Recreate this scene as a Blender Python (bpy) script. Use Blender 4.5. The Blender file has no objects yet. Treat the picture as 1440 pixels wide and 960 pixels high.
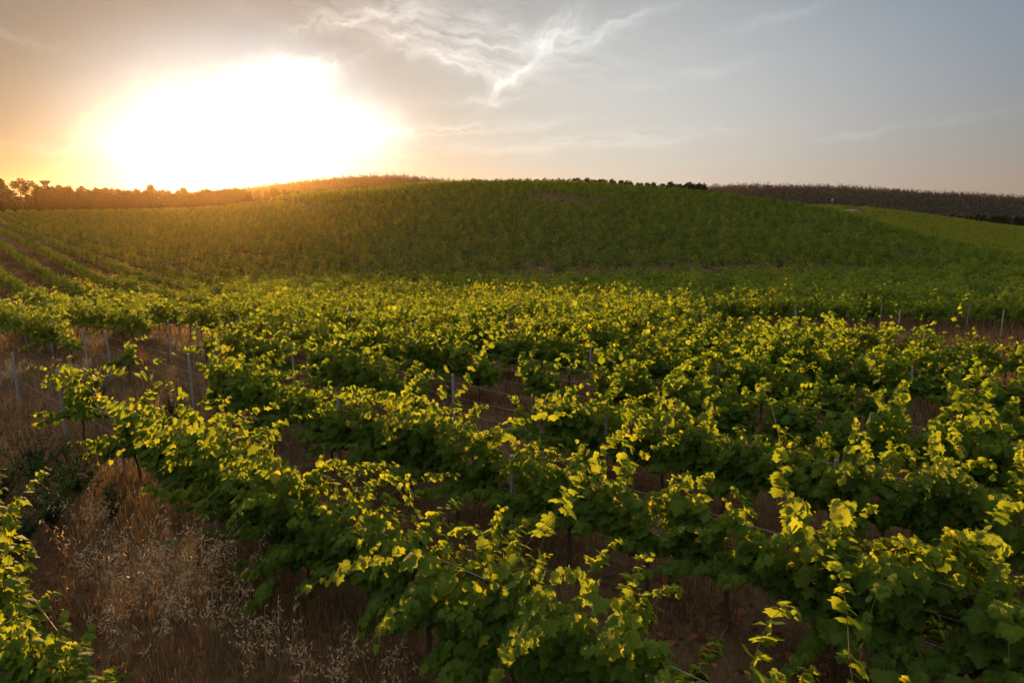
import bpy, math, random
import numpy as np
R = math.radians
rng = np.random.default_rng(7)
random.seed(7)

# ------------------------------------------------------------------ camera
scene = bpy.context.scene
C = scene.collection
HC = 4.85                                   # camera height
PITCH = R(11.48)
cam_d = bpy.data.cameras.new('camera'); cam = bpy.data.objects.new('camera', cam_d); C.objects.link(cam)
cam.location = (0, 0, HC); cam.rotation_euler = (math.pi/2 - PITCH, 0, 0)
cam_d.sensor_fit = 'HORIZONTAL'; cam_d.sensor_width = 36; cam_d.lens = 24
cam_d.clip_start = 0.05; cam_d.clip_end = 12000
scene.camera = cam

# ------------------------------------------------------------------ sun + sky
SUN_AZ = math.atan2(310-720, 960)           # negative: left of the view axis (+Y)
SUN_EL = R(2.2)
sun_dir = np.array([math.sin(SUN_AZ)*math.cos(SUN_EL), math.cos(SUN_AZ)*math.cos(SUN_EL), math.sin(SUN_EL)])
sd = bpy.data.lights.new('sun', 'SUN'); so = bpy.data.objects.new('sun', sd); C.objects.link(so)
sd.energy = 5.0; sd.angle = R(0.6); sd.color = (1.0, 0.56, 0.18)
from mathutils import Vector
so.rotation_euler = Vector(-sun_dir).to_track_quat('-Z', 'Y').to_euler()
so.location = (0, 0, 60)

class NT:
    """short-hand for building node trees"""
    def __init__(s, tree): s.t = tree
    def n(s, typ, **kw):
        nd = s.t.nodes.new(typ)
        ins = kw.pop('ins', {})
        for k, v in kw.items(): setattr(nd, k, v)
        for k, v in ins.items(): s.set(nd.inputs[k], v)
        return nd
    def set(s, sock, v):
        if hasattr(v, 'is_output') or isinstance(v, bpy.types.NodeSocket): s.t.links.new(v, sock)
        else: sock.default_value = v
    def m(s, op, a, b=None, c=None):
        nd = s.t.nodes.new('ShaderNodeMath'); nd.operation = op
        for i, v in enumerate((a, b, c)):
            if v is not None: s.set(nd.inputs[i], v)
        return nd.outputs[0]
    def v(s, op, a, b=None):
        nd = s.t.nodes.new('ShaderNodeVectorMath'); nd.operation = op
        s.set(nd.inputs[0], a)
        if b is not None: s.set(nd.inputs[1], b)
        return nd.outputs['Value'] if op in ('DOT_PRODUCT', 'LENGTH') else nd.outputs[0]
    def mix(s, f, a, b, bt='MIX'):
        nd = s.t.nodes.new('ShaderNodeMix'); nd.data_type = 'RGBA'; nd.blend_type = bt; nd.clamp_factor = True
        s.set(nd.inputs[0], f); s.set(nd.inputs[6], a); s.set(nd.inputs[7], b)
        return nd.outputs[2]
    def ramp(s, f, stops):
        nd = s.t.nodes.new('ShaderNodeValToRGB'); cr = nd.color_ramp
        while len(cr.elements) < len(stops): cr.elements.new(0.5)
        for e, (p, c) in zip(cr.elements, stops): e.position = p; e.color = (*c, 1) if len(c) == 3 else c
        s.set(nd.inputs[0], f); return nd.outputs[0]

world = bpy.data.worlds.new("World"); scene.world = world; world.use_nodes = True
wt = world.node_tree; wt.nodes.clear(); W = NT(wt)
sky = W.n('ShaderNodeTexSky', sky_type='NISHITA', sun_disc=False, sun_elevation=SUN_EL, sun_rotation=SUN_AZ,
          air_density=1.0, dust_density=0.5, ozone_density=1.5, altitude=100)
tc = W.n('ShaderNodeTexCoord')
dirv = W.v('NORMALIZE', tc.outputs['Generated'])
sep = W.n('ShaderNodeSeparateXYZ', ins={0: dirv})
dx, dy, dz = sep.outputs
az = W.m('MULTIPLY', W.m('ARCTAN2', dx, dy), 57.2958)                     # degrees, + right
el = W.m('MULTIPLY', W.m('ARCSINE', dz), 57.2958)
ang = W.m('MULTIPLY', W.m('ARCCOSINE', W.m('MINIMUM', W.v('DOT_PRODUCT', dirv, tuple(sun_dir)), 0.99999)), 57.2958)
def glow(a, width, powr=1.0):
    return W.m('MULTIPLY', W.m('EXPONENT', W.m('MULTIPLY', W.m('POWER', W.m('DIVIDE', ang, width), powr), -1.0)), a)
def scale(col, f):
    nd = wt.nodes.new('ShaderNodeVectorMath'); nd.operation = 'SCALE'
    W.set(nd.inputs[0], col); W.set(nd.inputs['Scale'], f); return nd.outputs[0]
def add(a, b): return W.v('ADD', a, b)
SKY_K = 0.011
# thin cirrus veil: noise streaks in (azimuth, elevation)
warp = W.n('ShaderNodeTexNoise', noise_dimensions='2D', ins={'Scale': 0.3, 'Detail': 6, 'Roughness': 0.6})
v2 = W.n('ShaderNodeCombineXYZ', ins={0: az, 1: el}); W.set(warp.inputs['Vector'], v2.outputs[0])
wsep = W.n('ShaderNodeSeparateColor', ins={0: warp.outputs['Color']})
wx = W.m('ADD', az, W.m('MULTIPLY', W.m('SUBTRACT', wsep.outputs[0], 0.5), 3.4))
wy = W.m('ADD', el, W.m('MULTIPLY', W.m('SUBTRACT', wsep.outputs[1], 0.5), 1.8))
def strokes():
    total = None
    # each stroke: centre az, el, half length, half width, tilt deg, strength
    for (ca, ce, hl, hw, tilt, k, sq) in CIRRUS:
        ct, st = math.cos(R(tilt)), math.sin(R(tilt))
        ax = W.m('SUBTRACT', wx, ca); ey = W.m('SUBTRACT', wy, ce)
        u = W.m('ADD', W.m('MULTIPLY', ax, ct), W.m('MULTIPLY', ey, st))
        v = W.m('SUBTRACT', W.m('MULTIPLY', ey, ct), W.m('MULTIPLY', ax, st))
        d = W.m('ADD', W.m('POWER', W.m('DIVIDE', u, hl), 2.0), W.m('POWER', W.m('DIVIDE', v, hw), 2.0))
        env = W.m('EXPONENT', W.m('MULTIPLY', d, -1.0))
        nv = W.n('ShaderNodeCombineXYZ', ins={0: W.m('MULTIPLY', u, sq), 1: v, 2: ca})
        nz = W.n('ShaderNodeTexNoise', ins={'Scale': 1.5, 'Detail': 9, 'Roughness': 0.57, 'Distortion': 0.2})
        W.set(nz.inputs['Vector'], nv.outputs[0])
        s = W.m('MULTIPLY', W.m('MULTIPLY', env, W.m('MAXIMUM', W.m('MULTIPLY', W.m('SUBTRACT', nz.outputs[0], 0.36), 2.5), 0.0)), k)
        total = s if total is None else W.m('ADD', total, s)
    return total
CIRRUS = [(-12, 13.7, 5.0, .55, 14, .9, .3), (-3, 15.5, 6.5, .30, 2, .7, .2), (-8.8, 14.2, 2.8, .55, -4, .9, .3), (-7.2, 11.8, 6.0, .8, -15, .85, .16), (-4.0, 10.6, 3.0, .6, -18, .9, .35),
          (-4, 12.8, 9.5, 2.3, -10, .75, .17), (1.3, 11.0, 4.4, .6, 43, .7, .16), (-.2, 9.6, 1.8, .45, 46, .6, .4), (3.4, 12.8, 2.6, 1.0, 40, .6, .3), (7, 13.0, 5.0, .8, 12, .55, .13), (6.5, 12.3, 4, .5, 24, .4, .25),
          (-3, 7.9, 3.6, .24, 2, .5, .2), (-23.5, 15.2, 5, .6, -20, .35, .25), (21, 13.4, 6, .4, 12, .2, .2), (14, 9.5, 5, .4, 8, .2, .2), (-36, 10.5, 4, .3, -10, .35, .2),
          (4, 4.6, 14, .7, 3, .3, .15), (-4, 5.8, 8, .5, 4, .45, .15), (-35, 3.6, 8, .4, -2, .3, .15), (28, 5, 9, .35, 8, .18, .15), (-17, 9.8, 4.5, .7, 12, .8, .3)]
cl = strokes()
base = scale(sky.outputs[0], SKY_K)
# hazy low-sun sky: aureole, thin high veil and horizon haze - the sky's own light
def gauss(a0, e0, wa, we, p=1.0, warped=False):
    q = W.m('ADD', W.m('POWER', W.m('DIVIDE', W.m('SUBTRACT', wx if warped else az, a0), wa), 2.0), W.m('POWER', W.m('DIVIDE', W.m('SUBTRACT', wy if warped else el, e0), we), 2.0))
    if p != 1.0: q = W.m('POWER', q, p)
    return W.m('EXPONENT', W.m('MULTIPLY', q, -1.0))
SAZ = math.degrees(SUN_AZ)+1.9
skyc = add(base, (0.030, 0.049, 0.050))
skyc = add(skyc, scale((.27, .26, .235), W.n('ShaderNodeMapRange', interpolation_type='SMOOTHSTEP', ins={0: el, 1: 17.0, 2: 48.0}).outputs[0]))
skyc = add(skyc, scale((.10, .09, .095), W.n('ShaderNodeMapRange', interpolation_type='SMOOTHSTEP', ins={0: W.m('ABSOLUTE', az), 1: 50.0, 2: 110.0}).outputs[0]))
for f_, c_ in ((gauss(6.5, 7, 26, 13), (.190, .190, .188)),
               (W.m('EXPONENT', W.m('MULTIPLY', ang, -1/40)), (.052, .020, .010)),
               (gauss(SAZ, 5, 13/.75, 13), (.060, .024, .002)),
               (gauss(SAZ, 4.2, 8.4/.75, 8.0, 2.0), (0.05, .17, .25)),
               (W.m('EXPONENT', W.m('MULTIPLY', W.m('ABSOLUTE', el), -.16)), (.088, .031, .008)),
               (W.m('EXPONENT', W.m('MULTIPLY', W.m('ADD', W.m('MULTIPLY', W.m('ABSOLUTE', el), .2), W.m('DIVIDE', ang, 22.0)), -1.0)), (0, .120, .05)),
               (gauss(math.degrees(SUN_AZ)+1.0, 3.4, 2.95, 1.95, .74, True), (24, 14.5, 6.2)),
               (gauss(math.degrees(SUN_AZ)+8.5, 5.8, 5.0, 1.9, 1.0, True), (.42, .36, .29)),
               (gauss(math.degrees(SUN_AZ)+6.2, 9.6, 2.6, 1.2, 1.0, True), (.38, .34, .28)),
               (gauss(42, 14, 26, 12), (.002, .020, .055))):
    skyc = add(skyc, scale(c_, f_))
clc = add(scale(skyc, 0.8), (0.05, 0.045, 0.04))
skyc = add(skyc, scale(clc, cl))
bg = W.n('ShaderNodeBackground', ins={0: scale(skyc, 9.1), 1: 0.1})
W.t.links.new(bg.outputs[0], W.n('ShaderNodeOutputWorld').inputs[0])
world.cycles.sampling_method = 'MANUAL'; world.cycles.sample_map_resolution = 1024

scene.view_settings.view_transform = 'Standard'; scene.view_settings.look = 'None'
scene.view_settings.gamma = 1.0; scene.view_settings.exposure = 1.22
cy = scene.cycles
cy.max_bounces = 6; cy.diffuse_bounces = 3; cy.glossy_bounces = 2; cy.transmission_bounces = 4; cy.transparent_max_bounces = 4
cy.volume_bounces = 0; cy.use_denoising = True; cy.use_adaptive_sampling = True; cy.adaptive_threshold = 0.015
cy.sample_clamp_indirect = 4.0; cy.caustics_reflective = False; cy.caustics_refractive = False

# ------------------------------------------------------------------ camera mathematics (photo pixels of 1440 x 960)
cP, sP = math.cos(PITCH), math.sin(PITCH)
def proj(p):
    p = np.asarray(p, float); X, Y, Z = p[..., 0], p[..., 1], p[..., 2]-HC
    dep = Y*cP - Z*sP; v = Y*sP + Z*cP
    dep = np.where(dep < 0.05, 0.05, dep)
    return 720+960*X/dep, 480-960*v/dep
def z_at(Y, py): return HC + Y*math.tan(math.atan((480-py)/960)-PITCH)

# ------------------------------------------------------------------ terrain
near = [(-100, 4.2), (0, 0.0), (12, -.5), (30, -1.26), (36, -1.85), (45, -2.95), (55, -3.8), (78, -4.9)]
cols = {
 -700: near+[(110,-4.4),(150,-3.9),(220,-2.8),(300,z_at(300,296)-1.5),(400,-2.5),(700,-4),(1200,-5),(3200,-5)],
 0:    near+[(110,-4.4),(150,-3.9),(220,-2.8),(300,z_at(300,296)-1.5),(400,-2.5),(700,-4),(1200,-5),(3200,-5)],
 150:  near+[(110,-4.4),(150,-3.6),(220,-2.4),(300,z_at(300,295)-1.5),(400,-2.5),(700,-4),(1200,0),(3200,-5)],
 300:  near+[(110,-3.8),(150,-3.0),(220,-0.8),(300,z_at(300,291)-1.5),(400,-1),(700,1),(1000,z_at(1000,271)-8),(3200,0)],
 380:  near+[(110,-3.3),(150,-1.4),(210,1.8),(280,z_at(280,275)-1.5),(400,3),(700,12),(950,z_at(950,262)-8),(1500,20),(3200,0)],
 480:  near+[(110,-2.9),(150,0.2),(200,4.2),(255,z_at(255,267)-1.5),(400,4),(700,16),(950,z_at(950,252)-8),(1500,22),(3200,0)],
 560:  near+[(110,-2.5),(150,1.2),(195,5.6),(240,z_at(240,260)-1.5),(400,5),(700,16),(950,z_at(950,247)-8),(1500,25),(3200,0)],
 640:  near+[(110,-2.3),(150,1.8),(190,6.6),(235,z_at(235,254)-1.5),(400,5),(700,12),(950,z_at(950,258)-8),(1500,15),(3200,0)],
 740:  near+[(110,-2.3),(150,1.8),(190,6.6),(235,z_at(235,253)-1.5),(320,9),(420,6),(700,8),(950,8),(3200,0)],
 880:  near+[(110,-2.5),(150,1.0),(190,5.2),(235,z_at(235,260)-1.5),(320,7.6),(420,4),(700,8),(950,8),(3200,0)],
 1000: near+[(110,-2.9),(150,-0.4),(190,3.4),(228,z_at(228,268)-1.5),(310,3),(420,0),(700,6),(950,z_at(950,263)-8),(1500,12),(3200,0)],
 1100: near+[(110,-3.7),(150,-2.0),(180,0.8),(215,z_at(215,280)-1.5),(290,-3),(420,z_at(420,288)-1.5),(520,-3),(700,-2),(950,z_at(950,260)-8),(1500,12),(3200,0)],
 1200: near+[(110,-4.4),(150,-3.4),(175,-1.4),(205,z_at(205,298)-1.5),(260,-6),(330,-4),(420,z_at(420,287)-1.5),(520,-7),(680,-7),(950,z_at(950,264)-8),(1500,10),(3200,0)],
 1300: near+[(110,-5.4),(150,-6.0),(185,z_at(185,329)-1.5),(235,-9.5),(330,-7),(420,z_at(420,299)-1.5),(520,-13),(660,-12),(950,z_at(950,270)-8),(1500,10),(3200,0)],
 1440: near+[(110,-6.4),(155,z_at(155,361)-1.5),(210,-13),(330,-13),(420,z_at(420,319)-1.5),(520,-19),(640,-19),(950,z_at(950,280)-8),(1500,10),(3200,0)],
 2100: near+[(110,-6.4),(155,-10),(210,-14),(330,-15),(420,-16),(520,-20),(640,-20),(950,-2),(1500,10),(3200,0)],
}
NS, NU = 520, 200
S_MAX = math.log(1+3200/20); UMIN, UMAX = -1.5, 1.5
sg = np.linspace(0, S_MAX, NS); Yg = 20*(np.exp(sg)-1); ug = np.linspace(UMIN, UMAX, NU)
ckeys = sorted(cols); cu = np.array([(k-720)/960*1.0 for k in ckeys])
prof = np.array([np.interp(Yg, [a for a, _ in cols[k]], [b for _, b in cols[k]]) for k in ckeys])   # (nc, NS)
def smooth(a, s, ax):
    k = np.arange(-int(3*s), int(3*s)+1); w = np.exp(-.5*(k/s)**2); w /= w.sum()
    pad = [(0, 0), (0, 0)]; pad[ax] = (len(k)//2, len(k)//2)
    return np.apply_along_axis(lambda r: np.convolve(r, w, 'valid'), ax, np.pad(a, pad, mode='edge'))
TZ = np.array([np.interp(ug, cu, prof[:, i]) for i in range(NS)]).T          # (NU, NS)
TZ = smooth(smooth(TZ, 3.2, 1), 2.2, 0)
def ground(X, Y):
    X = np.asarray(X, float); Y = np.asarray(Y, float)
    Yp = np.maximum(Y, 0.01)
    u = np.clip(X/(Yp*cP+0.3), UMIN, UMAX-1e-6); s = np.clip(np.log(1+np.clip(Yp, 0, 3190)/20), 0, S_MAX-1e-6)
    fu = (u-UMIN)/(UMAX-UMIN)*(NU-1); fs = s/S_MAX*(NS-1)
    i = np.clip(fu.astype(int), 0, NU-2); j = np.clip(fs.astype(int), 0, NS-2); a = fu-i; b = fs-j
    z = TZ[i, j]*(1-a)*(1-b)+TZ[i+1, j]*a*(1-b)+TZ[i, j+1]*(1-a)*b+TZ[i+1, j+1]*a*b
    z0 = -.042*Y
    w = np.clip((Y-14)/12, 0, 1); z = z*w+z0*(1-w)
    bump = .05*np.sin(X*.9+1.3*np.sin(Y*.37))*np.cos(Y*.8+.6*np.sin(X*.51)) + .03*np.sin(X*2.3+Y*1.1)
    return z + bump*np.clip((60-np.hypot(X, Y))/30, 0, 1)
def unproj(px, py, zoff=0.0):
    """ground point (raised by zoff) seen at a photo pixel"""
    rx = (px-720)/960; ry = (480-py)/960
    d = np.array([rx, cP+ry*sP, -sP+ry*cP])
    ts = np.exp(np.linspace(math.log(1.5), math.log(1500), 4000))
    P = np.array([0, 0, HC])[None]+ts[:, None]*d
    below = P[:, 2] < ground(P[:, 0], P[:, 1])+zoff
    k = int(np.argmax(below)) if below.any() else len(ts)-1
    return P[k]

# ------------------------------------------------------------------ helpers
def mesh_obj(name, verts, faces, mat, parent=None, var=None, smooth_=False, mats=None, midx=None):
    """faces: list of int arrays (F, n)"""
    me = bpy.data.meshes.new(name); verts = np.asarray(verts, np.float32)
    me.vertices.add(len(verts)); me.vertices.foreach_set('co', verts.ravel())
    faces = [np.asarray(f, np.int32) for f in faces if len(f)]
    nl = sum(f.size for f in faces); nf = sum(len(f) for f in faces)
    me.loops.add(nl); me.polygons.add(nf)
    me.loops.foreach_set('vertex_index', np.concatenate([f.ravel() for f in faces]))
    st = []; o = 0
    for f in faces:
        st.append(o+np.arange(len(f))*f.shape[1]); o += f.size
    me.polygons.foreach_set('loop_start', np.concatenate(st).astype(np.int32))
    me.polygons.foreach_set('use_smooth', np.full(nf, smooth_))
    if midx is not None: me.polygons.foreach_set('material_index', np.asarray(midx, np.int32))
    me.update(calc_edges=True)
    if var is not None:
        a = me.attributes.new('var', 'FLOAT', 'POINT'); a.data.foreach_set('value', np.asarray(var, np.float32))
    for m_ in (mats or [mat]): me.materials.append(m_)
    ob = bpy.data.objects.new(name, me); C.objects.link(ob)
    if parent is not None: ob.parent = parent
    return ob
def tag(o, label=None, cat=None, group=None, kind=None):
    if label: o['label'] = label
    if cat: o['category'] = cat
    if group: o['group'] = group
    if kind: o['kind'] = kind
    return o
def empty(name, loc, rz=0.0):
    o = bpy.data.objects.new(name, None); C.objects.link(o); o.location = loc; o.rotation_euler = (0, 0, rz)
    o.empty_display_size = .2; return o
def norm(v): return v/np.maximum(np.linalg.norm(v, axis=-1, keepdims=True), 1e-9)

def tubes(paths, radii, sides=4):
    """paths (S,K,3), radii (S,K) -> verts, quads"""
    paths = np.asarray(paths, float); S, K, _ = paths.shape
    t = norm(np.gradient(paths, axis=1)); ref = np.where(np.abs(t[..., 2:3]) > .9, np.array([1., 0, 0]), np.array([0, 0, 1.]))
    a = norm(np.cross(t, ref)); b = np.cross(t, a)
    an = np.arange(sides)/sides*2*np.pi
    ring = paths[:, :, None]+radii[:, :, None, None]*(np.cos(an)[:, None]*a[:, :, None]+np.sin(an)[:, None]*b[:, :, None])
    idx = np.arange(S*K*sides).reshape(S, K, sides)
    i0 = idx[:, :-1]; i1 = idx[:, 1:]
    q = np.stack([i0, np.roll(i0, -1, 2), np.roll(i1, -1, 2), i1], -1).reshape(-1, 4)
    caps = idx[:, -1].reshape(-1, sides) if sides in (3, 4) else np.zeros((0, 4), int)
    return ring.reshape(-1, 3), q, caps
def join(parts):
    vs, fs, o = [], [], 0
    for v, f in parts:
        vs.append(v); fs += [np.asarray(x)+o for x in f if len(x)]; o += len(v)
    d = {}
    for f in fs: d.setdefault(f.shape[1], []).append(f)
    return np.concatenate(vs), [np.concatenate(x) for x in d.values()]

half = [(.05, -.02), (.22, -.15), (.45, .0), (.53, .2), (.39, .31), (.57, .56), (.31, .64), (.17, .86)]
out = half+[(0, 1.0)]+[(-x, y) for x, y in half[::-1]]
def lift(xy):
    x, y = xy[:, 0], xy[:, 1]; return np.c_[x, y, -.32*np.abs(x)**1.3-.16*y*y+.02*np.sin(9*x+5*y)]
LEAF_HD = (np.vstack([lift(np.array(out)), [[0, .36, .06]]]), np.array([[i, (i+1) % 17, 17] for i in range(17)]))
mid_xy = [(0, -.04), (.46, -.02), (.55, .5), (0, 1), (-.55, .5), (-.46, -.02)]
LEAF_MID = (np.vstack([lift(np.array(mid_xy)), [[0, .4, .07]]]), np.array([[i, (i+1) % 6, 6] for i in range(6)]))
LEAF_LO = (np.array([[0, 0, 0], [.5, .5, -.14], [0, 1, -.1], [-.5, .5, -.14]]), np.array([[0, 1, 2], [0, 2, 3]]))
BLADE = (np.array([[.5, 0, 0], [-.5, 0, 0], [.28, .5, .06], [-.28, .5, .06], [0, 1, .3]]), np.array([[0, 2, 1], [1, 2, 3], [2, 4, 3]]))

def place(tpl, P, T, N, size, wid=None, curl=None):
    """leaf templates: P base, T tip direction, N normal, size length"""
    V, F = tpl
    T = norm(T); X = norm(np.cross(T, N)); N = np.cross(X, T)
    sx = (size if wid is None else wid)[:, None, None]
    L = X[:, None]*V[None, :, 0:1]*sx + T[:, None]*V[None, :, 1:2]*size[:, None, None] + N[:, None]*V[None, :, 2:3]*sx*(1.0 if curl is None else curl[:, None, None])
    v = (P[:, None]+L).reshape(-1, 3)
    f = (F[None]+(np.arange(len(P))*len(V))[:, None, None]).reshape(-1, F.shape[1])
    return v, f, len(V)

# ------------------------------------------------------------------ materials
def material(name):
    m = bpy.data.materials.new(name); m.use_nodes = True; m.node_tree.nodes.clear(); return m, NT(m.node_tree)
def leaf_mat(name, stops, tr=0.5, tgain=1.6, rough=.5, ttint=(1.25, 1.05, .35), spec=.1, veins=False):
    m, n = material(name)
    at = n.n('ShaderNodeAttribute', attribute_name='var')
    no = n.n('ShaderNodeTexNoise', ins={'Scale': 14.0, 'Detail': 2})
    f = n.m('ADD', at.outputs['Fac'], n.m('MULTIPLY', n.m('SUBTRACT', no.outputs[0], .5), .14))
    col = n.ramp(f, stops)
    if veins:      # palmate veins and browned margins of a vine leaf, in the leaf's own coordinates
        la = n.n('ShaderNodeAttribute', attribute_name='loc'); sp = n.n('ShaderNodeSeparateXYZ', ins={0: la.outputs['Vector']})
        x = n.m('ABSOLUTE', sp.outputs[0]); y = sp.outputs[1]; d = x
        for a in (36, 78):
            d = n.m('MINIMUM', d, n.m('ABSOLUTE', n.m('SUBTRACT', n.m('MULTIPLY', x, math.cos(R(a))), n.m('MULTIPLY', y, math.sin(R(a))))))
        vein = n.n('ShaderNodeMapRange', interpolation_type='SMOOTHSTEP', ins={0: d, 1: .035, 2: .008}).outputs[0]
        col = n.mix(n.m('MULTIPLY', vein, .45), col, (.17, .20, .06, 1))
        rim = n.n('ShaderNodeMapRange', ins={0: n.m('ADD', n.m('ADD', x, n.m('ABSOLUTE', n.m('SUBTRACT', y, .38))), n.m('MULTIPLY', at.outputs['Fac'], .25)), 1: .62, 2: .95}).outputs[0]
        n2 = n.n('ShaderNodeTexNoise', ins={'Scale': 26.0, 'Detail': 4}); spot = n.n('ShaderNodeMapRange', ins={0: n2.outputs[0], 1: .56, 2: .68}).outputs[0]
        col = n.mix(n.m('MULTIPLY', n.m('MULTIPLY', rim, spot), .6), col, (.13, .075, .03, 1))
    p = n.n('ShaderNodeBsdfPrincipled', ins={'Base Color': col, 'Roughness': rough, 'Specular IOR Level': spec})
    tcol = n.mix(1.0, col, (tgain*ttint[0], tgain*ttint[1], tgain*ttint[2], 1), 'MULTIPLY')
    t = n.n('ShaderNodeBsdfTranslucent', ins={0: tcol})
    mx = n.n('ShaderNodeMixShader', ins={0: tr}); m.node_tree.links.new(p.outputs[0], mx.inputs[1]); m.node_tree.links.new(t.outputs[0], mx.inputs[2])
    m.node_tree.links.new(mx.outputs[0], n.n('ShaderNodeOutputMaterial').inputs[0])
    return m
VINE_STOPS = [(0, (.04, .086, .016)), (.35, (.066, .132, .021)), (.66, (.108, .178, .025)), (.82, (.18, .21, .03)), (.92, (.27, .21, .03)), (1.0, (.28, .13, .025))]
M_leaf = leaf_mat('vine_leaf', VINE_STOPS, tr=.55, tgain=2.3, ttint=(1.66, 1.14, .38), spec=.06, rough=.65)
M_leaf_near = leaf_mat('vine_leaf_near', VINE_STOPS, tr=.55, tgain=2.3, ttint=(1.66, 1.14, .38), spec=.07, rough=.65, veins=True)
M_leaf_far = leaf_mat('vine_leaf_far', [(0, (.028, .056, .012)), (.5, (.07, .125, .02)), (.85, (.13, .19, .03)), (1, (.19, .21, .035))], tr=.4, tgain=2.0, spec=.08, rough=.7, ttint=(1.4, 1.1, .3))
M_tree = leaf_mat('tree_needles', [(0, (.016, .026, .01)), (.6, (.028, .042, .014)), (1, (.05, .06, .022))], tr=.15, tgain=1.2)
M_wood_hazed = leaf_mat('hazed_needles', [(0, (.03, .026, .018)), (.6, (.075, .062, .046)), (1, (.13, .108, .08))], tr=.1, tgain=1.2)  # needle tones greyed and lifted: distance haze put into the colour
M_grass = leaf_mat('dry_grass', [(0, (.035, .022, .011)), (.3, (.10, .06, .03)), (.6, (.20, .125, .065)), (.85, (.36, .25, .14)), (1, (.08, .09, .025))], tr=.35, tgain=1.2, ttint=(1.1, 1, .8))
M_oat = leaf_mat('dry_oat', [(0, (.22, .15, .08)), (.5, (.42, .31, .19)), (1, (.6, .48, .33))], tr=.4, tgain=1.3, ttint=(1.1, 1, .85))
M_dock = leaf_mat('dry_dock', [(0, (.09, .03, .018)), (.6, (.2, .06, .03)), (1, (.3, .12, .05))], tr=.3, tgain=1.3, ttint=(1.1, 1, .8))
M_weed = leaf_mat('weed_leaf', [(0, (.012, .03, .012)), (.6, (.025, .055, .02)), (1, (.05, .085, .03))], tr=.3, tgain=1.3, rough=.85, spec=.03)
def plain(name, c1, c2, sc, rough=.85, bump=0.0, metal=0.0):
    m, n = material(name)
    tcn = n.n('ShaderNodeTexCoord')
    no = n.n('ShaderNodeTexNoise', ins={'Scale': sc, 'Detail': 6, 'Roughness': .65, 'Vector': tcn.outputs['Object']})
    col = n.ramp(no.outputs[0], [(.3, c1), (.7, c2)])
    p = n.n('ShaderNodeBsdfPrincipled', ins={'Base Color': col, 'Roughness': rough, 'Metallic': metal})
    if bump:
        b = n.n('ShaderNodeBump', ins={'Strength': bump, 'Distance': .02, 'Height': no.outputs[0]}); m.node_tree.links.new(b.outputs[0], p.inputs['Normal'])
    m.node_tree.links.new(p.outputs[0], n.n('ShaderNodeOutputMaterial').inputs[0]); return m
M_bark = plain('vine_bark', (.035, .024, .016), (.10, .07, .045), 30, bump=.6)
M_shoot = plain('vine_shoot', (.10, .09, .03), (.16, .10, .04), 12)
M_trunk = plain('tree_trunk', (.04, .028, .02), (.09, .06, .045), 3, bump=.5)
M_post = plain('grey_post', (.15, .15, .15), (.28, .28, .285), 18, rough=.7, bump=.3)
M_wire = plain('steel_wire', (.26, .23, .2), (.40, .36, .31), 5, rough=.6, metal=.3)
M_conc = plain('concrete', (.22, .21, .2), (.32, .31, .3), .8)
M_stone = plain('field_stone', (.16, .12, .1), (.3, .24, .2), 9, bump=.6)
M_white = plain('white_paint', (.35, .34, .32), (.45, .44, .42), 2)

def ground_mat():
    m, n = material('ground')
    geo = n.n('ShaderNodeNewGeometry'); pos = geo.outputs['Position']
    big = n.n('ShaderNodeTexNoise', ins={'Scale': .16, 'Detail': 6, 'Roughness': .6, 'Vector': pos})
    fine = n.n('ShaderNodeTexNoise', ins={'Scale': 5.0, 'Detail': 10, 'Roughness': .75, 'Vector': pos})
    col = n.ramp(fine.outputs[0], [(.28, (.03, .017, .009)), (.5, (.085, .046, .025)), (.72, (.18, .105, .06))])
    col2 = n.ramp(fine.outputs[0], [(.3, (.045, .033, .016)), (.7, (.13, .088, .045))])
    c = n.mix(n.ramp(big.outputs[0], [(.42, (0, 0, 0)), (.62, (1, 1, 1))]), col, col2)
    # far wooded floor: dark leaf litter beyond the vineyards
    sepn = n.n('ShaderNodeSeparateXYZ', ins={0: pos})
    far = n.m('MULTIPLY', n.m('SUBTRACT', sepn.outputs[1], 560.0), .02); far_c = n.n('ShaderNodeClamp', ins={0: far})
    c = n.mix(far_c.outputs[0], c, (.022, .024, .014, 1))
    b = n.n('ShaderNodeBump', ins={'Strength': .7, 'Distance': .06, 'Height': fine.outputs[0]})
    p = n.n('ShaderNodeBsdfPrincipled', ins={'Base Color': c, 'Roughness': .95, 'Specular IOR Level': .1, 'Normal': b.outputs[0]})
    m.node_tree.links.new(p.outputs[0], n.n('ShaderNodeOutputMaterial').inputs[0]); return m
M_ground = ground_mat()

# ------------------------------------------------------------------ ground sheet
def axis(n, lim, dense): t = np.linspace(-1, 1, n); return np.sign(t)*(dense*np.abs(t)+(lim-dense)*np.abs(t)**4)
gx = axis(361, 1900, 110); ty = np.linspace(0, 1, 420); gy = -80+(150*ty+(1650-70)*ty**3.4)
GX, GY = np.meshgrid(gx, gy, indexing='ij'); GZ = ground(GX, GY)
gi = np.arange(GX.size).reshape(GX.shape)
gq = np.stack([gi[:-1, :-1], gi[1:, :-1], gi[1:, 1:], gi[:-1, 1:]], -1).reshape(-1, 4)
g = mesh_obj('ground', np.c_[GX.ravel(), GY.ravel(), GZ.ravel()], [gq], M_ground, smooth_=True)
tag(g, 'brown dry vineyard ground rising to the hill', 'ground', kind='structure')

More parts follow.
